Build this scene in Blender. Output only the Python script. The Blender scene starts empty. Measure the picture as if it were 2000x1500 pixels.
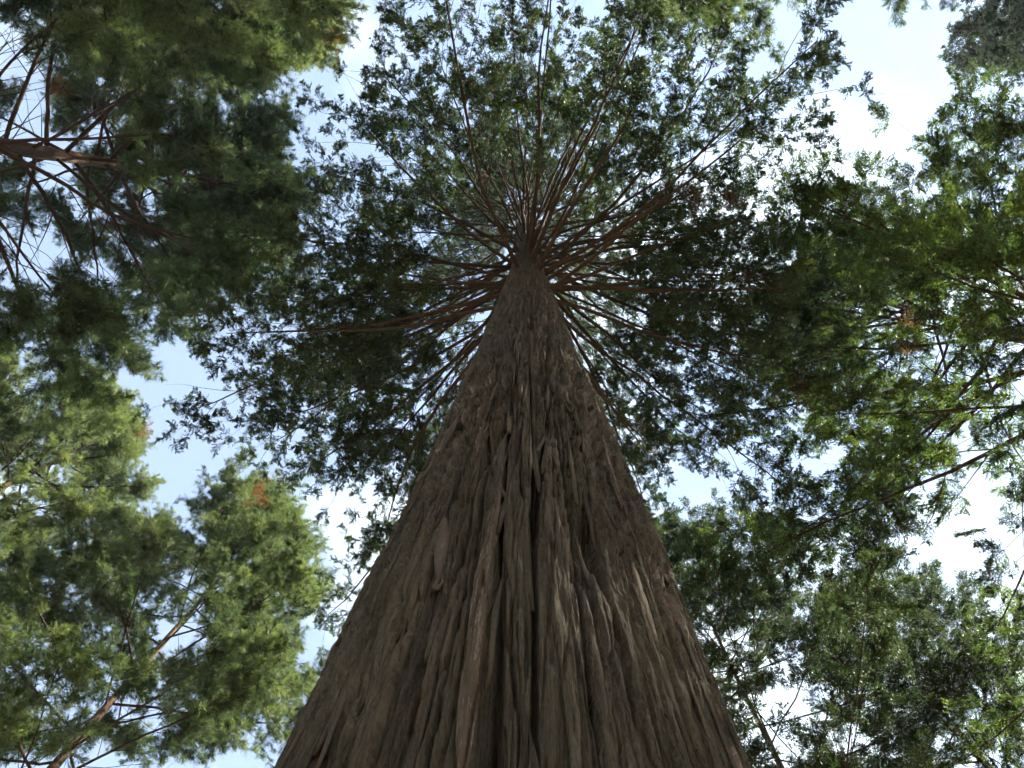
import bpy, math
import numpy as np
from mathutils import Matrix, Vector

# ------------------------------------------------------------------ camera, sky, sun, exposure
scene = bpy.context.scene
CAMZ = 1.5                                   # eye height above the forest floor
cam_data = bpy.data.cameras.new('camera')
cam_data.sensor_width = 36.0
cam_data.lens = 36.0 * 1510 / 2000
cam_data.clip_start = 0.02
cam_data.clip_end = 5000
cam = bpy.data.objects.new('camera', cam_data)
scene.collection.objects.link(cam)
tilt = math.radians(12.15)                   # off the zenith, towards the trunk (+Y)
yaw = math.radians(-0.83)
d = Vector((math.sin(yaw), math.sin(tilt) * math.cos(yaw), math.cos(tilt) * math.cos(yaw))).normalized()
r = d.cross(Vector((0, -1, 0))).normalized()
u = r.cross(d).normalized()
M = Matrix((r, u, -d)).transposed().to_4x4()
M.translation = (0, 0, CAMZ)
cam.matrix_world = M
scene.camera = cam

SUN_EL, SUN_AZ = math.radians(50), math.radians(4)      # azimuth from +X towards +Y
sun_dir = Vector((math.cos(SUN_EL) * math.cos(SUN_AZ), math.cos(SUN_EL) * math.sin(SUN_AZ), math.sin(SUN_EL)))
world = bpy.data.worlds.new('World')
scene.world = world
world.use_nodes = True
nt = world.node_tree
nt.nodes.clear()
out = nt.nodes.new('ShaderNodeOutputWorld')
bg = nt.nodes.new('ShaderNodeBackground')
bg.inputs['Strength'].default_value = 0.078
sky = nt.nodes.new('ShaderNodeTexSky')
sky.sky_type = 'NISHITA'
sky.sun_disc = False
sky.sun_elevation = SUN_EL
sky.sun_rotation = math.pi / 2 - SUN_AZ
sky.altitude = 200
sky.air_density = 1.0
sky.dust_density = 0.1
sky.ozone_density = 1.0
tc = nt.nodes.new('ShaderNodeTexCoord')
mp = nt.nodes.new('ShaderNodeMapping')
mp.inputs['Location'].default_value = (4.19, 4.57, 5.29)
cl = nt.nodes.new('ShaderNodeTexNoise')
cl.inputs['Scale'].default_value = 1.7
cl.inputs['Detail'].default_value = 7
cl.inputs['Roughness'].default_value = 0.55
ramp = nt.nodes.new('ShaderNodeValToRGB')
ramp.color_ramp.elements[0].position = 0.50
ramp.color_ramp.elements[0].color = (0.20, 0.20, 0.20, 1)
ramp.color_ramp.elements[1].position = 0.64
ramp.color_ramp.elements[1].color = (0.95, 0.95, 0.95, 1)
mix = nt.nodes.new('ShaderNodeMixRGB')
mix.inputs['Color2'].default_value = (4.6, 5.2, 5.5, 1)      # sunlit thin cloud
nt.links.new(tc.outputs['Generated'], mp.inputs['Vector'])
nt.links.new(mp.outputs['Vector'], cl.inputs['Vector'])
nt.links.new(cl.outputs['Fac'], ramp.inputs['Fac'])
nt.links.new(ramp.outputs['Color'], mix.inputs['Fac'])
nt.links.new(sky.outputs['Color'], mix.inputs['Color1'])
nt.links.new(mix.outputs['Color'], bg.inputs['Color'])
nt.links.new(bg.outputs['Background'], out.inputs['Surface'])

sun_data = bpy.data.lights.new('sun', 'SUN')
sun_data.energy = 5.0
sun_data.angle = math.radians(0.5)
sun_data.color = (1.0, 0.90, 0.74)
sun = bpy.data.objects.new('sun', sun_data)
sun.rotation_euler = (-sun_dir).to_track_quat('-Z', 'Y').to_euler()
sun.location = (0, 0, 60)
scene.collection.objects.link(sun)

scene.view_settings.view_transform = 'Standard'
scene.view_settings.look = 'None'
scene.view_settings.exposure = 2.38
scene.view_settings.gamma = 1.0
scene.view_settings.use_curve_mapping = False
scene.cycles.max_bounces = 3
scene.cycles.diffuse_bounces = 2
scene.cycles.transmission_bounces = 1
scene.cycles.volume_bounces = 0
scene.cycles.use_denoising = True
scene.cycles.use_adaptive_sampling = True
scene.cycles.adaptive_threshold = 0.05
scene.cycles.adaptive_min_samples = 14

# ------------------------------------------------------------------ helpers
COL = scene.collection


def link_mesh(name, verts, faces, mat, parent=None, smooth=False, tint=None, uv=None):
    """One mesh object from numpy arrays; faces is an (n,3) or (n,4) index array."""
    me = bpy.data.meshes.new(name)
    v = np.ascontiguousarray(verts, dtype=np.float32)
    f = np.ascontiguousarray(faces, dtype=np.int32)
    n, k = f.shape
    me.vertices.add(len(v)); me.vertices.foreach_set('co', v.ravel())
    me.loops.add(n * k); me.loops.foreach_set('vertex_index', f.ravel())
    me.polygons.add(n)
    me.polygons.foreach_set('loop_start', np.arange(0, n * k, k, dtype=np.int32))
    me.polygons.foreach_set('loop_total', np.full(n, k, dtype=np.int32))
    if smooth:
        me.polygons.foreach_set('use_smooth', np.ones(n, dtype=bool))
    if tint is not None:
        t = np.ascontiguousarray(tint, dtype=np.float32)
        a = me.attributes.new('tint', 'FLOAT', 'FACE' if len(t) == n else 'POINT')
        a.data.foreach_set('value', t)
    if uv is not None:
        l = me.uv_layers.new(name='bark')
        l.data.foreach_set('uv', np.ascontiguousarray(uv[f.ravel()], dtype=np.float32).ravel())
    me.update(calc_edges=True)
    me.materials.append(mat)
    o = bpy.data.objects.new(name, me)
    COL.objects.link(o)
    if parent is not None:
        o.parent = parent
    return o


def thing(name, label, cat, loc, group=None):
    o = bpy.data.objects.new(name, None)
    o.empty_display_size = 0.5
    o.location = loc
    o['label'] = label
    o['category'] = cat
    if group:
        o['group'] = group
    COL.objects.link(o)
    return o


def hsh(ix, iy, seed):
    h = (ix.astype(np.int64) * 374761393 + iy.astype(np.int64) * 668265263 + seed * 1442695041) & 0xFFFFFFFF
    h = ((h ^ (h >> 13)) * 1274126177) & 0xFFFFFFFF
    h = ((h ^ (h >> 16)) * 2246822519) & 0xFFFFFFFF
    return ((h ^ (h >> 15)) & 0xFFFFFF) / float(0x1000000)


def vnoise(x, y, seed):
    ix, iy = np.floor(x), np.floor(y)
    fx, fy = x - ix, y - iy
    fx, fy = fx * fx * (3 - 2 * fx), fy * fy * (3 - 2 * fy)
    a, b = hsh(ix, iy, seed), hsh(ix + 1, iy, seed)
    c, e = hsh(ix, iy + 1, seed), hsh(ix + 1, iy + 1, seed)
    return (a * (1 - fx) + b * fx) * (1 - fy) + (c * (1 - fx) + e * fx) * fy


def voronoi(x, y, seed):
    """Nearest and second distance, random value and vertical offset of the nearest cell."""
    ix, iy = np.floor(x), np.floor(y)
    f1 = np.full(x.shape, 9.0); f2 = np.full(x.shape, 9.0)
    cid = np.zeros(x.shape); dy1 = np.zeros(x.shape)
    for i in (-1, 0, 1):
        for j in (-1, 0, 1):
            cx, cy = ix + i, iy + j
            px = cx + hsh(cx, cy, seed); py = cy + hsh(cx, cy, seed + 7)
            dd = np.hypot(x - px, y - py)
            near = dd < f1
            f2 = np.where(near, f1, np.minimum(f2, dd))
            cid = np.where(near, hsh(cx, cy, seed + 13), cid)
            dy1 = np.where(near, y - py, dy1)
            f1 = np.where(near, dd, f1)
    return f1, f2, cid, dy1


def sstep(a, b, x):
    t = np.clip((x - a) / (b - a), 0, 1)
    return t * t * (3 - 2 * t)


# ------------------------------------------------------------------ materials
def nodes_of(name):
    m = bpy.data.materials.new(name)
    m.use_nodes = True
    n = m.node_tree
    n.nodes.clear()
    o = n.nodes.new('ShaderNodeOutputMaterial')
    return m, n, o


def ramp_node(n, stops, src):
    rp = n.nodes.new('ShaderNodeValToRGB')
    el = rp.color_ramp.elements
    while len(el) < len(stops):
        el.new(0.5)
    for e, (p, c) in zip(el, stops):
        e.position = p
        e.color = (*c, 1)
    n.links.new(src, rp.inputs['Fac'])
    return rp


def bark_material(name, stops, use_uv=True, bump=1.0):
    m, n, o = nodes_of(name)
    b = n.nodes.new('ShaderNodeBsdfPrincipled')
    b.inputs['Roughness'].default_value = 0.92
    b.inputs['Specular IOR Level'].default_value = 0.15
    at = n.nodes.new('ShaderNodeAttribute'); at.attribute_name = 'tint'
    tcn = n.nodes.new('ShaderNodeTexCoord')
    mpn = n.nodes.new('ShaderNodeMapping')
    mpn.inputs['Scale'].default_value = (240, 9, 1) if use_uv else (14, 14, 1.2)
    n.links.new(tcn.outputs['UV' if use_uv else 'Object'], mpn.inputs['Vector'])
    ns = n.nodes.new('ShaderNodeTexNoise')
    ns.inputs['Scale'].default_value = 1.0
    ns.inputs['Detail'].default_value = 5
    ns.inputs['Roughness'].default_value = 0.72
    n.links.new(mpn.outputs['Vector'], ns.inputs['Vector'])
    mp2 = n.nodes.new('ShaderNodeMapping')
    mp2.inputs['Scale'].default_value = (30, 2.6, 1) if use_uv else (2, 2, 0.6)
    n.links.new(tcn.outputs['UV' if use_uv else 'Object'], mp2.inputs['Vector'])
    n2 = n.nodes.new('ShaderNodeTexNoise')
    n2.inputs['Scale'].default_value = 1.0
    n2.inputs['Detail'].default_value = 4
    n.links.new(mp2.outputs['Vector'], n2.inputs['Vector'])
    # tint + fibre noise + blotches -> colour position
    a1 = n.nodes.new('ShaderNodeMath'); a1.operation = 'MULTIPLY_ADD'
    n.links.new(ns.outputs['Fac'], a1.inputs[0]); a1.inputs[1].default_value = 1.35
    n.links.new(at.outputs['Fac'], a1.inputs[2])
    a2 = n.nodes.new('ShaderNodeMath'); a2.operation = 'MULTIPLY_ADD'
    n.links.new(n2.outputs['Fac'], a2.inputs[0]); a2.inputs[1].default_value = 0.6
    n.links.new(a1.outputs[0], a2.inputs[2])
    mp4 = n.nodes.new('ShaderNodeMapping')
    mp4.inputs['Scale'].default_value = (400, 60, 1) if use_uv else (60, 60, 9)
    n.links.new(tcn.outputs['UV' if use_uv else 'Object'], mp4.inputs['Vector'])
    n4 = n.nodes.new('ShaderNodeTexNoise'); n4.inputs['Scale'].default_value = 1.0; n4.inputs['Detail'].default_value = 3
    n.links.new(mp4.outputs['Vector'], n4.inputs['Vector'])
    a4 = n.nodes.new('ShaderNodeMath'); a4.operation = 'MULTIPLY_ADD'
    n.links.new(n4.outputs['Fac'], a4.inputs[0]); a4.inputs[1].default_value = 0.7
    n.links.new(a2.outputs[0], a4.inputs[2])
    a3 = n.nodes.new('ShaderNodeMath'); a3.operation = 'SUBTRACT'
    n.links.new(a4.outputs[0], a3.inputs[0]); a3.inputs[1].default_value = 1.35
    hb = n.nodes.new('ShaderNodeMath'); hb.operation = 'MULTIPLY_ADD'
    n.links.new(n4.outputs['Fac'], hb.inputs[0]); hb.inputs[1].default_value = 0.5
    n.links.new(ns.outputs['Fac'], hb.inputs[2])
    rp = ramp_node(n, stops, a3.outputs[0])
    mp3 = n.nodes.new('ShaderNodeMapping')
    mp3.inputs['Scale'].default_value = (7, 1.1, 1) if use_uv else (1.2, 1.2, 0.4)
    n.links.new(tcn.outputs['UV' if use_uv else 'Object'], mp3.inputs['Vector'])
    n3 = n.nodes.new('ShaderNodeTexNoise'); n3.inputs['Scale'].default_value = 1.0; n3.inputs['Detail'].default_value = 8
    n3.inputs['Roughness'].default_value = 0.7
    n.links.new(mp3.outputs['Vector'], n3.inputs['Vector'])
    r3 = ramp_node(n, [(0.42, (0, 0, 0)), (0.70, (0.6, 0.6, 0.6))], n3.outputs['Fac'])
    mo = n.nodes.new('ShaderNodeMixRGB')
    mo.inputs['Color2'].default_value = (0.088, 0.078, 0.040, 1)     # thin olive algae film
    n.links.new(r3.outputs['Color'], mo.inputs['Fac'])
    n.links.new(rp.outputs['Color'], mo.inputs['Color1'])
    mp5 = n.nodes.new('ShaderNodeMapping')
    mp5.inputs['Scale'].default_value = (22, 9, 1)
    mp5.inputs['Location'].default_value = (3.1, 1.7, 0)
    n.links.new(tcn.outputs['UV'], mp5.inputs['Vector'])
    n5 = n.nodes.new('ShaderNodeTexNoise'); n5.inputs['Scale'].default_value = 1.0; n5.inputs['Detail'].default_value = 9
    n5.inputs['Roughness'].default_value = 0.75
    n.links.new(mp5.outputs['Vector'], n5.inputs['Vector'])
    r5 = ramp_node(n, [(0.58, (0, 0, 0)), (0.70, (0.55, 0.55, 0.55))], n5.outputs['Fac'])
    li = n.nodes.new('ShaderNodeMixRGB')
    li.inputs['Color2'].default_value = (0.155, 0.150, 0.118, 1)      # grey lichen crust
    n.links.new(r5.outputs['Color'], li.inputs['Fac'])
    n.links.new(mo.outputs['Color'], li.inputs['Color1'])
    n.links.new((li if use_uv else rp).outputs['Color'], b.inputs['Base Color'])
    bm = n.nodes.new('ShaderNodeBump')
    bm.inputs['Strength'].default_value = bump
    bm.inputs['Distance'].default_value = 0.012
    n.links.new(hb.outputs[0], bm.inputs['Height'])
    n.links.new(bm.outputs['Normal'], b.inputs['Normal'])
    n.links.new(b.outputs[0], o.inputs['Surface'])
    return m


def leaf_material(name, stops, trans=0.4, tgain=1.7, inst=True):
    m, n, o = nodes_of(name)
    at = n.nodes.new('ShaderNodeAttribute'); at.attribute_name = 'tint'
    src = at.outputs['Fac']
    if inst:
        at.attribute_type = 'INSTANCER'
        sh = n.nodes.new('ShaderNodeAttribute'); sh.attribute_name = 'shade'
        ad = n.nodes.new('ShaderNodeMath'); ad.operation = 'MULTIPLY'
        n.links.new(at.outputs['Fac'], ad.inputs[0]); n.links.new(sh.outputs['Fac'], ad.inputs[1])
        src = ad.outputs[0]
    rp = ramp_node(n, stops, src)
    b = n.nodes.new('ShaderNodeBsdfPrincipled')
    b.inputs['Roughness'].default_value = 0.55
    b.inputs['Specular IOR Level'].default_value = 0.35
    n.links.new(rp.outputs['Color'], b.inputs['Base Color'])
    t = n.nodes.new('ShaderNodeBsdfTranslucent')
    mul = n.nodes.new('ShaderNodeMixRGB'); mul.blend_type = 'MULTIPLY'
    mul.inputs['Fac'].default_value = 1
    mul.inputs['Color2'].default_value = (tgain * 1.07, tgain * 1.14, tgain * 0.66, 1)
    n.links.new(rp.outputs['Color'], mul.inputs['Color1'])
    n.links.new(mul.outputs['Color'], t.inputs['Color'])
    mx = n.nodes.new('ShaderNodeMixShader')
    mx.inputs['Fac'].default_value = trans
    n.links.new(b.outputs[0], mx.inputs[1])
    n.links.new(t.outputs[0], mx.inputs[2])
    n.links.new(mx.outputs[0], o.inputs['Surface'])
    return m


BARK = bark_material('shaggy_cedar_bark', [
    (0.0, (0.024, 0.017, 0.011)), (0.25, (0.056, 0.043, 0.030)), (0.45, (0.092, 0.074, 0.052)),
    (0.62, (0.138, 0.116, 0.085)), (0.80, (0.155, 0.095, 0.068)), (1.0, (0.34, 0.31, 0.27))])
TWIG = bark_material('red_brown_branch_bark', [
    (0.0, (0.045, 0.029, 0.021)), (0.5, (0.090, 0.063, 0.046)), (1.0, (0.17, 0.115, 0.082))], False, 0.3)
TRUNK2 = bark_material('pale_brown_trunk_bark', [
    (0.0, (0.07, 0.045, 0.03)), (0.5, (0.19, 0.125, 0.08)), (1.0, (0.34, 0.25, 0.17))], False, 0.6)
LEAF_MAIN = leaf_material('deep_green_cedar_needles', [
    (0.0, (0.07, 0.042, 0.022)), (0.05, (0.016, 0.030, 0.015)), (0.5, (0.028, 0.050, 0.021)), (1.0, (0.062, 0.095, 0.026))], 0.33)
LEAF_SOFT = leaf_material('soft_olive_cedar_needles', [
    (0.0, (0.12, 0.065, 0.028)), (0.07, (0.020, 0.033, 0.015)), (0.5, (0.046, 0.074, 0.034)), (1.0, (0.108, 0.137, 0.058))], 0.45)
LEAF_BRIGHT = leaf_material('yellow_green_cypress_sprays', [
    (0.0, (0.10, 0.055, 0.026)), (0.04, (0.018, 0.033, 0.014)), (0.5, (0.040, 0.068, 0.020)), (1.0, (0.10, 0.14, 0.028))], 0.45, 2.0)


LEAF_WOODS = leaf_material('dark_green_woods_leaves', [
    (0.0, (0.016, 0.030, 0.015)), (0.5, (0.028, 0.050, 0.021)), (1.0, (0.062, 0.095, 0.026))], 0.33, 1.7, False)


def ground_material():
    m, n, o = nodes_of('forest_floor_litter')
    b = n.nodes.new('ShaderNodeBsdfPrincipled')
    b.inputs['Roughness'].default_value = 0.95
    tcn = n.nodes.new('ShaderNodeTexCoord')
    ns = n.nodes.new('ShaderNodeTexNoise')
    ns.inputs['Scale'].default_value = 1.3
    ns.inputs['Detail'].default_value = 9
    n.links.new(tcn.outputs['Object'], ns.inputs['Vector'])
    rp = ramp_node(n, [(0.3, (0.12, 0.08, 0.05)), (0.5, (0.22, 0.16, 0.10)), (0.68, (0.16, 0.17, 0.07))], ns.outputs['Fac'])
    n.links.new(rp.outputs['Color'], b.inputs['Base Color'])
    bm = n.nodes.new('ShaderNodeBump'); bm.inputs['Strength'].default_value = 0.6
    n.links.new(ns.outputs['Fac'], bm.inputs['Height'])
    n.links.new(bm.outputs['Normal'], b.inputs['Normal'])
    n.links.new(b.outputs[0], o.inputs['Surface'])
    return m


# ------------------------------------------------------------------ ground
g = 1500.0
ground = link_mesh('ground', np.array([(-g, -g, 0), (g, -g, 0), (g, g, 0), (-g, g, 0)]),
                   np.array([(0, 1, 2, 3)]), ground_material())
ground['kind'] = 'structure'
ground['label'] = 'forest floor of brown needle litter under the trees'


# ------------------------------------------------------------------ tree building
def unit(v):
    return v / max(1e-9, float(np.linalg.norm(v)))


class Wood:
    """Collects tapered tubes for one branch."""
    def __init__(self):
        self.v, self.f, self.n = [], [], 0

    def tube(self, pts, rad, k):
        pts = np.asarray(pts, float)
        tan = np.gradient(pts, axis=0)
        tan /= np.linalg.norm(tan, axis=1, keepdims=True) + 1e-9
        ref = np.array([0, 0, 1.0]) if abs(tan[0][2]) < 0.9 else np.array([1.0, 0, 0])
        a = np.cross(tan, ref); a /= np.linalg.norm(a, axis=1, keepdims=True) + 1e-9
        b = np.cross(tan, a)
        ang = np.arange(k) * 2 * math.pi / k
        ring = pts[:, None] + np.asarray(rad)[:, None, None] * (
            np.cos(ang)[None, :, None] * a[:, None] + np.sin(ang)[None, :, None] * b[:, None])
        m = len(pts)
        i = np.arange(m - 1)[:, None] * k + np.arange(k)[None]
        j = np.arange(m - 1)[:, None] * k + (np.arange(k)[None] + 1) % k
        self.v.append(ring.reshape(-1, 3))
        self.f.append(np.stack([i, j, j + k, i + k], -1).reshape(-1, 4) + self.n)
        self.n += m * k

    def arrays(self):
        return np.concatenate(self.v), np.concatenate(self.f)


class Foliage:
    """Collects twig axes (start, direction, length, tint); grows shoots along all of them at once."""
    def __init__(self):
        self.p, self.d, self.l, self.t = [], [], [], []

    def twig(self, p, dr, l, t):
        self.p.append(p); self.d.append(dr); self.l.append(l); self.t.append(t)

    def crown(self, rng, parent, sprays, size, roll):
        """One part: a spray of shoots set on every twig position."""
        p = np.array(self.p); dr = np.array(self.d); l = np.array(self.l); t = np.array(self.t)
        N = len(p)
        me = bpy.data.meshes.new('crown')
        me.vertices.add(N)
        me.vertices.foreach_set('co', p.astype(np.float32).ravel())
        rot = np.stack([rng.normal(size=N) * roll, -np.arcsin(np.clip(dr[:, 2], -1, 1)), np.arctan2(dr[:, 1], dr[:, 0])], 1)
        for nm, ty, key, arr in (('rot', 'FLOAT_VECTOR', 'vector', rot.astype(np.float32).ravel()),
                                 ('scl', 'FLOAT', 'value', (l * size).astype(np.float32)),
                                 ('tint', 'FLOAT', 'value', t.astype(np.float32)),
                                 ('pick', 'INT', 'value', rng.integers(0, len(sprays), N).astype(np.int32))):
            me.attributes.new(nm, ty, 'POINT').data.foreach_set(key, arr)
        ob = bpy.data.objects.new('crown', me)
        COL.objects.link(ob)
        ob.parent = parent
        ob['kind'] = 'stuff'
        md = ob.modifiers.new('sprays', 'NODES')
        md.node_group = spray_nodes(sprays)
        return ob


_GROUPS = {}


def spray_nodes(sprays):
    key = sprays[0].name
    if key in _GROUPS:
        return _GROUPS[key]
    ng = bpy.data.node_groups.new('sprays_on_twigs', 'GeometryNodeTree')
    ng.interface.new_socket('Geometry', in_out='INPUT', socket_type='NodeSocketGeometry')
    ng.interface.new_socket('Geometry', in_out='OUTPUT', socket_type='NodeSocketGeometry')
    N = ng.nodes
    gi, go = N.new('NodeGroupInput'), N.new('NodeGroupOutput')
    inst = N.new('GeometryNodeInstanceOnPoints')
    inst.inputs['Pick Instance'].default_value = True
    g2i = N.new('GeometryNodeGeometryToInstance')
    for o in reversed(sprays):
        oi = N.new('GeometryNodeObjectInfo')
        oi.inputs['Object'].default_value = o
        oi.inputs['As Instance'].default_value = False
        ng.links.new(oi.outputs['Geometry'], g2i.inputs[0])

    def named(nm, ty):
        x = N.new('GeometryNodeInputNamedAttribute')
        x.data_type = ty
        x.inputs['Name'].default_value = nm
        return x.outputs['Attribute']
    e2r = N.new('FunctionNodeEulerToRotation')
    ng.links.new(named('rot', 'FLOAT_VECTOR'), e2r.inputs[0])
    ng.links.new(e2r.outputs[0], inst.inputs['Rotation'])
    ng.links.new(named('scl', 'FLOAT'), inst.inputs['Scale'])
    ng.links.new(named('pick', 'INT'), inst.inputs['Instance Index'])
    ng.links.new(gi.outputs[0], inst.inputs['Points'])
    ng.links.new(g2i.outputs[0], inst.inputs['Instance'])
    ng.links.new(inst.outputs[0], go.inputs[0])
    _GROUPS[key] = ng
    return ng


def make_sprays(name, leaf, seed, n=8, twigs=4, laterals=11, shoots=5, reach=0.42, slen=0.30, swid=0.045, flat=1.0, fwd=0.9, curve=0.0):
    """Clumps of unit-long twigs (about +X), each with side twiglets carrying narrow shoots; a few variants."""
    out_ = []
    Z0 = np.array([0, 0, 1.0])
    for q in range(n):
        rng = np.random.default_rng(seed + q)
        V, F, S, MI = [], [], [], []

        def blade(p, dr, L, w, sh, mi=0):
            sd = unit(np.cross(dr, rng.normal(size=3))) * w
            k = len(V)
            V.extend([p - sd * 0.35, p + dr * L * 0.4 + sd * 1.15, p + dr * L])
            F.append((k, k + 1, k + 2)); S.append(sh); MI.append(mi)
        for tw in range(twigs):
            rv = unit(rng.normal(size=3) * (1, 1, 0.75 if flat > 0.5 else flat))
            X = unit(np.array([0.8, 0, 0]) + rv * 0.9)
            Y = unit(np.cross(Z0, X)); Z = np.cross(X, Y)
            o = np.array([(tw - 1.5) * 0.16, 0, 0]) + rng.normal(size=3) * 0.06
            sz = rng.uniform(0.65, 1.25)
            tsh = rng.uniform(0.82, 1.2)

            def loc(x, y, z):
                return X * x + Y * y + Z * z
            bow = rng.normal(size=3) * 0.10 * (1, 1, flat)
            ax_pts = [o + sz * loc(t + bow[0] * math.sin(t * 3.14), bow[1] * math.sin(t * 3.14), bow[2] * math.sin(t * 3.14) + curve * t * t)
                      for t in np.linspace(0, 1, 4)]
            for i in range(3):
                e = ax_pts[i + 1] - ax_pts[i]
                blade(ax_pts[i], unit(e), 1.3 * float(np.linalg.norm(e)), 0.016, 1.0, 1)
            for j in range(laterals):
                t = 0.06 + 0.93 * (j + rng.random()) / laterals
                k = min(int(t * 3), 2)
                p = ax_pts[k] + (ax_pts[k + 1] - ax_pts[k]) * (t * 3 - k)
                if flat < 0.5:
                    side = loc(0, 1.0 if j % 2 else -1.0, rng.normal() * flat)
                else:
                    sv = rng.normal(size=3)
                    side = loc(0.3 * sv[0], sv[1], sv[2])
                d1 = unit(X * fwd * rng.uniform(0.6, 1.2) + unit(side))
                L1 = sz * reach * rng.uniform(0.5, 1.15) * (1.05 - 0.55 * t)
                blade(p, d1, L1, 0.012, 1.0, 1)
                sh0 = tsh * rng.uniform(0.8, 1.2)
                for m_ in range(shoots):
                    u_ = (m_ + rng.random()) / shoots
                    r2 = rng.normal(size=3) * (1, 1, flat)
                    d2 = unit(d1 * rng.uniform(0.5, 1.1) + unit(loc(*r2)) * 0.75 + X * 0.25)
                    blade(p + d1 * L1 * u_, d2, slen * rng.uniform(0.6, 1.25), swid * rng.uniform(0.7, 1.25), sh0 * rng.uniform(0.8, 1.25))
            for m_ in range(shoots):
                r2 = rng.normal(size=3) * 0.5 * (1, 1, flat)
                blade(ax_pts[-1] - X * 0.15 * rng.random(), unit(X + loc(*r2)), slen * rng.uniform(0.7, 1.2), swid, tsh * rng.uniform(0.95, 1.3))
        me = bpy.data.meshes.new(name)
        me.from_pydata([tuple(v) for v in V], [], F)
        me.attributes.new('shade', 'FLOAT', 'FACE').data.foreach_set('value', np.array(S, np.float32))
        me.materials.append(leaf); me.materials.append(TWIG)
        me.polygons.foreach_set('material_index', np.array(MI, np.int32))
        out_.append(bpy.data.objects.new(name, me))
    return out_


SPRAY_MAIN = make_sprays('cedar_spray', LEAF_MAIN, 300, laterals=14, shoots=13, reach=0.48, slen=0.15, swid=0.033)
SPRAY_SOFT = make_sprays('needle_spray', LEAF_SOFT, 320, laterals=14, shoots=12, reach=0.42, slen=0.30, swid=0.020, curve=0.15)
SPRAY_FLAT = make_sprays('cypress_spray', LEAF_BRIGHT, 340, laterals=15, shoots=12, reach=0.54, slen=0.12, swid=0.035, flat=0.4)
SPRAY_DARK = make_sprays('dark_cypress_spray', LEAF_MAIN, 360, laterals=15, shoots=12, reach=0.54, slen=0.12, swid=0.035, flat=0.45)


def make_branch(rng, fol, o, az, length, rise, curl, r0, n_sec, sec_len, fol_from, tert, tlen,
                keep=1.0, dead=False, flat=0.35, droop=0.25, tint0=0.5, brown=0.02, sec_from=0.25):
    """One limb with side branches; returns its mesh arrays and feeds the foliage twigs."""
    w = Wood()
    m = 11
    pts = [np.array(o, float)]
    a, e = az, rise
    wob = rng.normal(size=m) * 0.085
    for i in range(m - 1):
        t = i / (m - 1)
        e = rise + curl * t + wob[i] * 0.8
        a += wob[(i + 5) % m] * 0.8
        pts.append(pts[-1] + np.array([math.cos(e) * math.cos(a), math.cos(e) * math.sin(a), math.sin(e)]) * length / (m - 1))
    pts = np.array(pts)
    tt = np.linspace(0, 1, m)
    w.tube(pts, r0 * (1 - tt) ** 0.8 + 0.006, 6)
    for s in range(n_sec):
        t = sec_from + (1 - sec_from) * (s + rng.random()) / n_sec
        if t > 0.985:
            t = 0.985
        k = t * (m - 1); i = int(k); fr = k - i
        p = pts[i] * (1 - fr) + pts[min(i + 1, m - 1)] * fr
        fw = unit(pts[min(i + 1, m - 1)] - pts[i])
        lat = unit(np.cross(fw, (0, 0, 1.0))) * (1 if s % 2 else -1)
        lat = unit(lat + np.array([0, 0, 1.0]) * rng.normal() * flat)
        ang = math.radians(rng.uniform(32, 62)) * (1 - 0.45 * t)
        sd = unit(fw * math.cos(ang) + lat * math.sin(ang))
        L = sec_len * (1.0 - 0.55 * t) * rng.uniform(0.6, 1.25) * min(1.0, 0.45 + t * 1.4)
        q = 5
        sp = [p]
        v = sd.copy()
        for j in range(q - 1):
            v = unit(v + rng.normal(size=3) * 0.13 + fw * 0.06 + np.array([0, 0, -droop * 0.12]))
            sp.append(sp[-1] + v * L / (q - 1))
        sp = np.array(sp)
        rs = max(0.006, r0 * 0.42 * (1 - t) ** 0.7)
        w.tube(sp, rs * np.linspace(1, 0.25, q), 3)
        if dead or rng.random() > keep:
            continue
        ct = tint0 * (0.72 + 0.5 * t) + rng.normal() * 0.12  # leaf colour lightened towards the limb tips, standing in for sunlit crown rims
        if rng.random() < brown:
            ct = 0.0
        if t < fol_from * 0.6:
            continue
        nt_ = max(2, int(tert * (0.6 + 0.8 * rng.random())))
        u0 = 0.12 if t > fol_from else 0.55
        ng = max(1, int(nt_ / 4 + rng.random()))
        for h in range(ng):
            uu = min(0.999, u0 + (1 - u0) * (h + rng.random()) / ng)
            kk = uu * (q - 1); ii = min(int(kk), q - 2); ff = kk - ii
            pp = sp[ii] * (1 - ff) + sp[ii + 1] * ff
            sv = unit(sp[ii + 1] - sp[ii])
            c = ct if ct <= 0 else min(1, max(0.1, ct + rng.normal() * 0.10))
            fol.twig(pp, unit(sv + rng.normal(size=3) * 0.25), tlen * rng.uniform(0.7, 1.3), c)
    # foliage at the leader's tip
    if not dead:
        for h in range(max(2, int(tert / 4))):
            pp = pts[-2] + (pts[-1] - pts[-2]) * rng.random()
            fol.twig(pp, unit(unit(pts[-1] - pts[-3]) + rng.normal(size=3) * 0.45), tlen, min(1, max(0.1, tint0 + 0.1)))
    return w.arrays()


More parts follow.
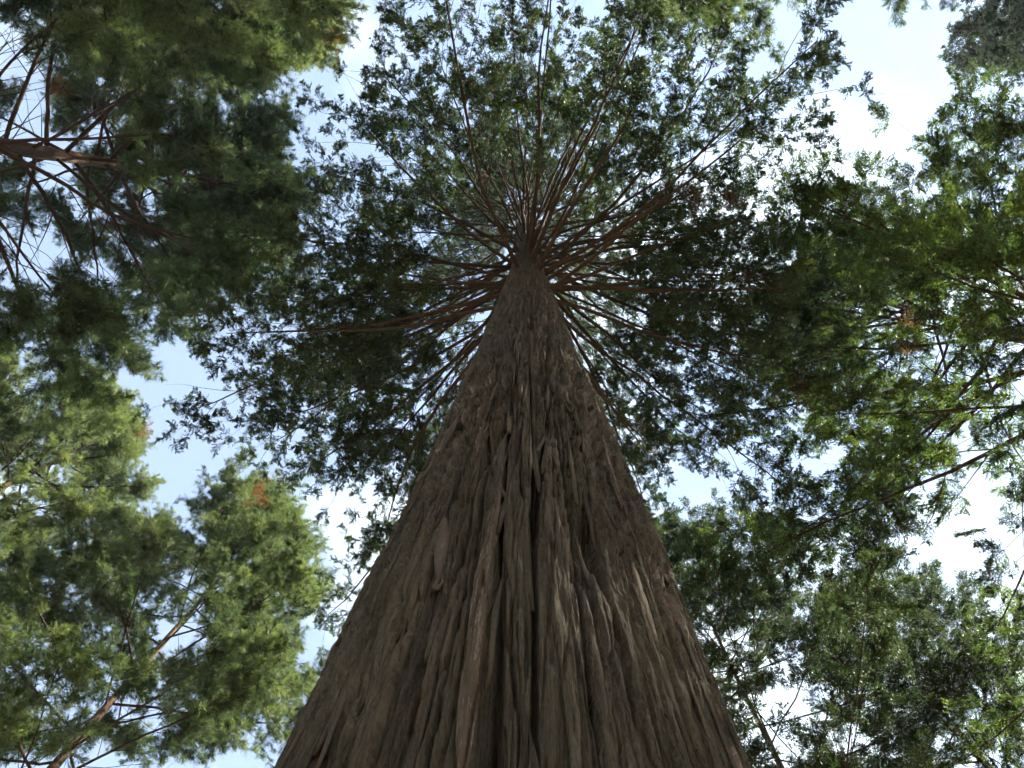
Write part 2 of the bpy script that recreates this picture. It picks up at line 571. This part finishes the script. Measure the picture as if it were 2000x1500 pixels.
def simple_trunk(rng, hs, axis, rad, k=20):
    hs = np.asarray(hs)
    th = np.arange(k) * 2 * math.pi / k
    R = rad[:, None] * (1 + 0.10 * vnoise(th[None] * 3.0 + 0 * hs[:, None], hs[:, None] * 0.7, int(rng.integers(1e6))) - 0.05
                        + 0.05 * (vnoise(th[None] * 9.0, hs[:, None] * 2.1, 5) - 0.5))
    v = np.stack([axis[:, 0:1] + R * np.cos(th), axis[:, 1:2] + R * np.sin(th), np.repeat(hs[:, None], k, 1)], -1)
    m = len(hs)
    i = np.arange(m - 1)[:, None] * k + np.arange(k)[None]
    j = np.arange(m - 1)[:, None] * k + (np.arange(k)[None] + 1) % k
    return v.reshape(-1, 3), np.stack([i, j, j + k, i + k], -1).reshape(-1, 4)


def neighbour_tree(label, x, y, H, base, R, r_trunk, n_br, sprays, seed, lean=(0, 0), rise=(0.0, 0.7), curl=0.35,
                   n_sec=11, sec_len=1.5, fol_from=0.5, tert=6, tlen=0.36, roll=1.5,
                   tint0=0.5, brown=0.006, azr=None, pexp=1.6, keep=1.0, n_dead=6, droop=0.25, taper=0.9, sec_from=0.25, name='cedar_tree', top_r=0.12):
    rng = np.random.default_rng(seed)
    root = thing(name, label, 'tree', (x, y, 0), 'trees standing round the big trunk')
    hs = np.concatenate([np.array([0, 0.25, 0.6, 1.2]), np.linspace(2, H, 46)])
    s = hs / H
    ph = rng.random(2) * 6.3
    ax = np.stack([lean[0] * s ** 1.3 + 0.10 * np.sin(s * 7 + ph[0]) * s, lean[1] * s ** 1.3 + 0.10 * np.sin(s * 6 + ph[1]) * s], 1)
    rad = r_trunk * (1 - s) ** 0.8 + 0.012 + r_trunk * 0.5 * np.exp(-hs / 0.5)
    v, f = simple_trunk(rng, hs, ax, rad)
    link_mesh('trunk', v, f, TRUNK2, root, True)
    fol = Foliage()
    gold = 2.39996
    a0 = rng.random() * 6.3
    for b in range(n_br + n_dead):
        dead = b >= n_br
        if dead:
            tz = rng.uniform(-0.25, 0.25)
        else:
            tz = (b + rng.random() * 0.8) / n_br
            tz = tz ** 0.85
        h = base + (H - 0.3 - base) * tz
        h = max(h, 2.5)
        az = a0 + b * gold + rng.normal() * 0.25
        prof = (1 - max(tz, 0) ** pexp) * (1 - top_r) + top_r
        if tz < 0.15:
            prof *= 0.82
        L = R * prof * rng.uniform(0.82, 1.12)
        if azr is not None:
            deg = np.array([p[0] for p in azr] + [azr[0][0] + 360.0]); val = np.array([p[1] for p in azr] + [azr[0][1]])
            L *= float(np.interp(math.degrees(az) % 360, deg, val))
        if dead:
            L *= 0.55
        o = (float(np.interp(h, hs, ax[:, 0])), float(np.interp(h, hs, ax[:, 1])), h)
        ri = rise[0] + (rise[1] - rise[0]) * max(tz, 0) + rng.normal() * 0.08
        v, f = make_branch(rng, fol, o, az, L, ri, curl * rng.uniform(0.5, 1.3), r_trunk * 0.125 * (0.4 + 0.8 * prof) * rng.uniform(0.7, 1.3),
                           max(5, int(n_sec * (0.55 + 0.5 * prof))), sec_len * (0.45 + 0.6 * prof), fol_from * (1 - 0.6 * max(tz, 0)),
                           tert, tlen, keep, dead, tint0=tint0, brown=brown, droop=droop, sec_from=sec_from)
        link_mesh('branch', v, f, TWIG, root, True)
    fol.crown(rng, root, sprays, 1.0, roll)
    print('TREE', label[:40], 'twigs', len(fol.p))
    return root


# ------------------------------------------------------------------ the big tree
TX, TY = 0.0, 1.2                           # foot of the big trunk
H_TAB = np.array([-1.5, -1.2, -0.6, 0.3, 1.0, 1.5, 3.0, 5.0, 7.6, 8.5, 11, 13, 18, 26, 33])
R_TAB = np.array([0.95, 0.80, 0.60, 0.50, 0.478, 0.470, 0.446, 0.392, 0.330, 0.312, 0.252, 0.215, 0.175, 0.10, 0.015])
CX_H = np.array([-1.5, 1.5, 3.0, 5.0, 8.5, 13, 20, 33])
CX = np.array([-0.04, -0.012, 0.010, 0.022, 0.04, 0.06, 0.0, -0.45])


def big_axis(h):
    h = np.asarray(h, float)
    return np.interp(h, CX_H, CX), TY - 2.3 * (np.clip(h, 0, 40) / 33) ** 1.6


def bark_relief(th, h):
    """Relief of the shaggy bark in metres, and a colour value for each plate."""
    s = th * 0.5
    s1 = s + 0.022 * (vnoise(s * 7, h * 1.1, 11) - 0.5) + 0.07 * (vnoise(s * 1.7, h * 0.40, 12) - 0.5) + 0.004 * (vnoise(s * 30, h * 4, 14) - 0.5)
    k = np.interp(h, [0, 4, 10, 16], [1, 1, 0.85, 0.5])
    low = np.interp(h, [2.0, 4.5], [1.0, 0.35])
    f1, f2, c1, dy = voronoi(s1 / 0.082, h / 2.8, 21)
    dsp = low * (0.058 * (sstep(0.0, 0.17, f2 - f1) - 0.88) + 0.014 * (c1 - 0.5))
    f1, f2, c2, dy = voronoi((s1 + 0.006 * (vnoise(s * 45, h * 8, 31) - 0.5)) / 0.036 + 3.3, h / 0.85, 22)
    dsp = dsp + low * (0.007 * (sstep(0.0, 0.12, f2 - f1) - 0.8) + 0.010 * (c2 - 0.5) - 0.005 * dy)

    def crack(a, b, seed, half):
        n_ = 0.62 * vnoise(s1 / a, h / b, seed) + 0.26 * vnoise(s1 / a * 2.3, h / b * 2.6, seed + 1) + 0.12 * vnoise(s1 / a * 5.1, h / b * 6.3, seed + 2)
        return sstep(0.0, half, np.abs(n_ - 0.5)) - 1.0
    dsp = dsp + low * 0.032 * crack(0.046, 1.15, 51, 0.055)
    dsp = dsp + 0.014 * crack(0.026, 0.80, 55, 0.060)
    dsp = dsp + 0.006 * crack(0.013, 0.32, 59, 0.09)
    sc = np.interp(h, [1.2, 3.4], [0.0, 1.0])                       # small scales higher up
    s3 = s1 + 0.010 * (vnoise(s * 60, h * 14, 33) - 0.5)
    f1, f2, c4, dy = voronoi(s3 / 0.026 + 1.7, h / 0.15, 24)
    dsp = dsp + sc * (0.016 * (sstep(0.0, 0.20, f2 - f1) - 0.8) + 0.016 * (c4 - 0.5) - 0.012 * dy)
    dsp = dsp + sc * 0.022 * crack(0.034, 0.20, 63, 0.075)
    c3 = vnoise(s1 / 0.012, h / 0.26, 71)
    dsp = dsp + 0.0060 * (c3 - 0.5) + 0.0040 * (vnoise(s / 0.0048, h / 0.075, 41) - 0.5) + 0.0030 * (vnoise(s / 0.0045, h / 0.025, 42) - 0.5)
    tint = 0.40 + 0.20 * (c2 - 0.5) + 0.26 * (c3 - 0.5) + 0.16 * (c1 - 0.5) + 0.20 * sc * (c4 - 0.5)
    tint = np.where((c2 > 0.93) & (c3 > 0.45), 0.78, tint)          # fresh reddish strips
    return dsp * k, tint


def big_radius(th, h):
    R = np.interp(h, H_TAB, R_TAB)
    lobes = 0.022 * np.sin(3 * th + 0.6) + 0.018 * np.sin(5 * th + 2.0 + h * 0.3) + 0.014 * np.sin(8 * th + h * 0.7) + 0.024 * (vnoise(th * 3.0, h * 0.9, 81) - 0.5)
    return R * (1 + lobes * np.interp(h, [-1.5, 1, 6, 14], [2.2, 1.3, 0.9, 0.4]))


def big_point(th, rr, h):
    """th = 0 faces the camera side (-Y)."""
    ax, ay = big_axis(h)
    return np.stack([ax + rr * np.sin(th) - TX, ay - rr * np.cos(th) - TY, h + CAMZ], -1)


big = thing('giant_cedar_tree', 'towering giant cedar with shaggy brown bark rising from the bottom centre', 'tree', (TX, TY, 0))
rows = [-1.5, -1.1, -0.7, -0.3, 0.1, 0.4, 0.6, 0.7]
while rows[-1] < 17.0:
    hh = rows[-1]
    rows.append(hh + min(0.0018 * hh * hh + 0.001, 0.034 if hh < 10 else 0.06))
rows += list(np.linspace(17.4, 33, 34))
rows = np.array(rows)
ths = np.concatenate([np.linspace(-math.pi, -1.32, 24, endpoint=False), np.linspace(-1.32, 1.32, 600, endpoint=False),
                      np.linspace(1.32, math.pi, 24, endpoint=False)])
TH, HH = np.meshgrid(ths, rows)
dsp, tnt = bark_relief(TH, HH)
V = big_point(TH, big_radius(TH, HH) + dsp, HH)
m, k = TH.shape
i = np.arange(m - 1)[:, None] * k + np.arange(k)[None]
j = np.arange(m - 1)[:, None] * k + (np.arange(k)[None] + 1) % k
F = np.stack([i, j, j + k, i + k], -1).reshape(-1, 4)
UVB = np.stack([TH * 0.5, HH], -1).reshape(-1, 2)
trunk = link_mesh('trunk', V.reshape(-1, 3), F, BARK, big, False, tnt.ravel(), UVB)
print('TRUNK tris', len(F) * 2, m, k)


def bark_strip(rng, th, h, L, W, thick, lift_low, lift_high, tint, lean=0.0, label=None, pointed=False):
    n = 8
    t = np.linspace(0, 1, n)
    wid = W * (0.25 + 0.75 * np.sin(np.clip(t * 1.15 + 0.02, 0, 1) * math.pi) ** 0.5) * rng.uniform(0.75, 1.15, n)
    if pointed:                                          # torn to a point at its lower end
        wid = W * np.array([0.06, 0.35, 0.62, 0.8, 1.0, 0.95, 0.9, 0.55])
    hz = h + (t - 0.5) * L
    cth = th + lean * (t - 0.5) + np.cumsum(rng.normal(size=n)) * 0.003
    base = big_radius(cth, hz) + 0.003 + lift_low * (1 - t) ** 2 + lift_high * t ** 2.5
    up, dn = [], []
    Rm = float(big_radius(np.array([th]), np.array([h]))[0])
    cols = []
    for sd_ in (-1, 0, 1):
        tw = cth + sd_ * wid / Rm * 0.5
        curlr = 0.0 if sd_ == 0 else -0.004
        cols.append((big_point(tw, base + curlr + thick, hz), big_point(tw, base + curlr, hz)))
    ring = [cols[0][0], cols[1][0], cols[2][0], cols[2][1], cols[1][1], cols[0][1]]
    v = np.stack(ring, 1).reshape(-1, 3)
    a = np.arange(n - 1)[:, None] * 6 + np.arange(6)[None]
    b = np.arange(n - 1)[:, None] * 6 + (np.arange(6)[None] + 1) % 6
    f = np.stack([a, a + 6, b + 6, b], -1).reshape(-1, 4)
    caps = np.array([[0, 1, 4, 5], [1, 2, 3, 4], [5 + (n - 1) * 6, 4 + (n - 1) * 6, 1 + (n - 1) * 6, 0 + (n - 1) * 6],
                     [4 + (n - 1) * 6, 3 + (n - 1) * 6, 2 + (n - 1) * 6, 1 + (n - 1) * 6]])
    f = np.concatenate([f, caps])
    uvv = np.stack([np.repeat(cth, 6) * 0.5 + np.tile([-1, 0, 1, 1, 0, -1], n) * W * 0.5, np.repeat(hz, 6)], -1)
    ob = link_mesh('bark_strip', v, f, BARK, trunk, False, np.full(len(v), tint), uvv)
    if label:
        ob['label'] = label
    return ob


rng = np.random.default_rng(77)
bark_strip(rng, -0.41, 1.70, 0.46, 0.042, 0.003, 0.014, 0.002, 0.70, -0.14, 'pale grey peeling flake of bark', True)
bark_strip(rng, -0.36, 1.52, 0.16, 0.026, 0.003, 0.016, 0.0, 0.72, -0.02)
bark_strip(rng, -0.12, 1.75, 0.40, 0.030, 0.003, 0.003, 0.0, 0.80, 0.0, 'reddish fresh strip of bark')
bark_strip(rng, 0.62, 1.55, 0.45, 0.022, 0.003, 0.003, 0.0, 0.76, 0.0, 'reddish fresh strip of bark on the shaded side')
for q in range(290):
    hh = 0.75 + 8.5 * rng.random() ** 1.9
    th = rng.uniform(-1.35, 1.35)
    L = rng.uniform(0.15, 0.75) * (0.8 + 0.08 * hh)
    W = rng.uniform(0.006, 0.018) * (0.85 + 0.08 * hh)
    tn = rng.choice([0.30, 0.40, 0.48, 0.55, 0.65, 0.80], p=[0.22, 0.30, 0.27, 0.15, 0.04, 0.02])
    lo = rng.uniform(0.0, 0.006) if rng.random() < 0.85 else rng.uniform(0.008, 0.018)
    bark_strip(rng, th, hh, L, W, rng.uniform(0.002, 0.004), lo, rng.uniform(0, 0.004), float(tn), rng.normal() * 0.05)

# limbs: azimuth 0 = +X (picture right), 90 = +Y (behind the trunk), 270 = -Y (over the camera)
AZR = [(0, 5.2), (30, 5.4), (60, 5.8), (90, 6.4), (105, 7.0), (116, 7.2), (125, 6.7), (138, 6.1), (148, 6.2), (159, 6.9), (166, 6.2), (175, 4.8), (190, 4.3),
       (205, 4.3), (218, 4.9), (240, 5.6), (255, 5.6), (270, 5.6), (290, 5.5), (310, 5.4), (326, 5.6), (342, 4.9), (360, 5.2)]
fol = Foliage()
rng = np.random.default_rng(5)
NB = 128
for b in range(NB):
    tz = ((b + rng.random()) / NB) ** 0.9
    h = 9.6 + (32.4 - 9.6) * tz ** 1.45
    az = 0.7 + b * 2.39996 + rng.normal() * 0.2
    R = float(np.interp(math.degrees(az) % 360, [p[0] for p in AZR], [p[1] for p in AZR]))
    prof = float(np.interp(tz, [0, 0.08, 0.2, 0.45, 0.75, 1.0], [0.70, 0.92, 1.0, 0.86, 0.48, 0.10]))
    L = R * prof * rng.uniform(0.9, 1.07)
    ax, ay = big_axis(h)
    rise = 0.10 + 0.45 * tz + rng.normal() * 0.08
    v, f = make_branch(rng, fol, (float(ax) - TX, float(ay) - TY, h + CAMZ), az, L, rise, rng.uniform(0.05, 0.45),
                       0.008 + 0.013 * prof * rng.uniform(0.6, 1.9), int(9 + 10 * prof), 0.7 + 1.5 * prof, 0.34, 11, 0.24,
                       0.96, tint0=0.45, brown=0.006, sec_from=0.14)
    link_mesh('branch', v, f, TWIG, big, True)
for b in range(22):                                     # leafy limbs low in the crown, to both sides
    h = rng.uniform(9.2, 15.5)
    az = math.radians(rng.uniform(95, 185) if b % 3 else rng.uniform(-10, 75))
    R = float(np.interp(math.degrees(az) % 360, [p[0] for p in AZR], [p[1] for p in AZR]))
    ax, ay = big_axis(h)
    L = R * rng.uniform(0.55, 0.95) * float(np.interp(h, [9.2, 12], [0.8, 1.0]))
    v, f = make_branch(rng, fol, (float(ax) - TX, float(ay) - TY, h + CAMZ), az, L, rng.uniform(0.05, 0.35), rng.uniform(0.0, 0.35),
                       rng.uniform(0.014, 0.026), 15, 1.9, 0.46, 11, 0.24, 0.96, tint0=0.45, brown=0.006, sec_from=0.16)
    link_mesh('branch', v, f, TWIG, big, True)
for b in range(14):                                     # bare lower limbs
    h = rng.uniform(8.2, 12.5)
    az = rng.uniform(0, 6.28)
    ax, ay = big_axis(h)
    v, f = make_branch(rng, fol, (float(ax) - TX, float(ay) - TY, h + CAMZ), az, rng.uniform(1.6, 3.6), rng.uniform(-0.2, 0.25),
                       0.1, rng.uniform(0.016, 0.028), 7, 0.7, 0.5, 5, 0.3, 0.4, dead=(b % 3 != 0))
    link_mesh('branch', v, f, TWIG, big, True)
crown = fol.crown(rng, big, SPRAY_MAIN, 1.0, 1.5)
print('BIG twigs', len(fol.p))

# ------------------------------------------------------------------ the trees around it
neighbour_tree('dense dark cedar with a sunlit trunk entering at the upper left edge', -8.4, -1.1, 25, 11.5, 4.1, 0.24, 66, SPRAY_SOFT, 101,
               tert=11, fol_from=0.85, n_sec=16, sec_len=1.8, pexp=2.8, tint0=0.42, tlen=0.35)
neighbour_tree('feathery cedar with bare inner branches in the bottom left corner', -7.3, 8.4, 22, 8.8, 3.6, 0.12, 58, SPRAY_SOFT, 102,
               tert=11, fol_from=0.52, tint0=0.6, n_sec=14, sec_len=1.6, pexp=3.2, tlen=0.30)
neighbour_tree('sunlit yellow-green cedar at the left edge below the dark one', -12.3, 6.2, 24, 12, 3.5, 0.22, 44, SPRAY_SOFT, 103,
               tert=10, tlen=0.32, tint0=0.75, fol_from=0.5, n_sec=14, sec_len=1.6, pexp=2.4)
neighbour_tree('wide-branched cypress with red-brown limbs entering at the right edge', 8.4, 1.9, 23, 9.0, 6.0, 0.22, 76, SPRAY_FLAT, 104,
               tert=10, fol_from=0.25, curl=0.1, n_sec=17, sec_len=2.2, roll=0.6, tlen=0.30,
               azr=[(0, 1), (60, 1.15), (100, 1.2), (140, 1.12), (180, 1), (215, 0.92), (240, 0.78), (300, 0.80), (330, 1)])
neighbour_tree('dark cedar crown in the upper right corner', 12.8, -4.8, 25, 12, 3.7, 0.24, 46, SPRAY_MAIN, 105,
               tert=10, tlen=0.31, fol_from=0.3, n_sec=14, sec_len=1.8)
neighbour_tree('olive-lit cedar crown leaning in at the top right of the big crown', 3.9, -6.6, 25, 11, 4.0, 0.24, 50, SPRAY_SOFT, 106,
               tert=10, tlen=0.29, fol_from=0.3, n_sec=14, sec_len=1.9)
neighbour_tree('small bright cedar top at the upper left beside the dark cedar', -5.9, -4.9, 24, 12, 3.2, 0.20, 40, SPRAY_SOFT, 107,
               tert=10, tlen=0.30, tint0=0.75, fol_from=0.4, n_sec=13, sec_len=1.6)
neighbour_tree('slender cypress with crossing bare branches just right of the big trunk', 4.2, 8.6, 20, 9, 5.2, 0.075, 56, SPRAY_DARK, 108,
               tert=11, fol_from=0.3, n_sec=16, sec_len=2.0, roll=0.7, tlen=0.285)
neighbour_tree('thin hazy cypress in the bottom right corner', 8.8, 10.2, 20, 8.0, 5.4, 0.11, 58, SPRAY_DARK, 109,
               tert=11, fol_from=0.3, n_sec=16, sec_len=2.0, roll=0.7, tlen=0.28)


# ------------------------------------------------------------------ the wood going on all round, beyond the nearest trees
def surrounding_woods():
    rng = np.random.default_rng(900)
    V, F, n = [], [], 0
    wood = Wood()
    T = []
    for k in range(40):
        az = k * 2.39996 + rng.normal() * 0.2
        dist = 23 + 20 * rng.random() ** 1.3
        x, y = dist * math.cos(az), dist * math.sin(az) + 1.0
        H = rng.uniform(19, 23)
        b = rng.uniform(3.0, 6.5)
        N = 1900
        tz = rng.random(N) ** 1.25
        R = 4.3 * (1 - tz ** 1.7) + 0.25
        a = rng.random(N) * 6.283
        a = a + 0.35 * np.sin(a * 3 + tz * 20)
        rr = R * rng.random(N) ** 0.45
        p = np.stack([x + rr * np.cos(a), y + rr * np.sin(a), b + (H - b) * tz + rng.normal(size=N) * 0.25], 1)
        d1 = rng.normal(size=(N, 3)) * (1, 1, 0.45); d1 /= np.linalg.norm(d1, axis=1, keepdims=True)
        d2 = np.cross(d1, rng.normal(size=(N, 3))); d2 /= np.linalg.norm(d2, axis=1, keepdims=True)
        L = rng.uniform(0.35, 0.65, (N, 1))
        tri = np.stack([p - d1 * L, p + d1 * L * 0.6 + d2 * L * 0.35, p + d1 * L * 0.6 - d2 * L * 0.35], 1)
        V.append(tri.reshape(-1, 3)); T.append(np.clip(0.45 + 0.15 * rng.normal() + 0.12 * rng.normal(size=N), 0.1, 1))
        wood.tube(np.array([(x, y, 0), (x, y, 2), (x, y, H * 0.5), (x + 0.1, y, H)]), np.array([0.42, 0.3, 0.2, 0.03]), 8)
    v = np.concatenate(V)
    o = link_mesh('surrounding_woods', v, np.arange(len(v)).reshape(-1, 3), LEAF_WOODS, None, False, np.concatenate(T))
    o['kind'] = 'stuff'
    o['label'] = 'dark green wood closing in all round behind the nearest trees'
    v, f = wood.arrays()
    w = link_mesh('tree_trunks', v, f, TRUNK2, o, True)
    w['kind'] = 'stuff'


surrounding_woods()


# ------------------------------------------------------------------ haze volume added to lift the dark tones, in place of lens glare
def air():
    m, n, o = nodes_of('veiling_glare_haze')
    pv = n.nodes.new('ShaderNodeVolumePrincipled')
    pv.inputs['Color'].default_value = (0.92, 0.95, 1.0, 1)
    pv.inputs['Density'].default_value = 0.0009
    pv.inputs['Anisotropy'].default_value = 0.3
    n.links.new(pv.outputs[0], o.inputs['Volume'])
    a, z0, z1 = 62.0, -1.0, 37.0
    v = np.array([(x, y, z) for z in (z0, z1) for y in (-a, a) for x in (-a, a)])
    f = np.array([(0, 2, 3, 1), (4, 5, 7, 6), (0, 1, 5, 4), (2, 6, 7, 3), (0, 4, 6, 2), (1, 3, 7, 5)])
    h = link_mesh('haze', v, f, m)
    h['kind'] = 'stuff'
    h['label'] = 'thin pale haze added to lift the dark tones like veiling lens glare'


air()
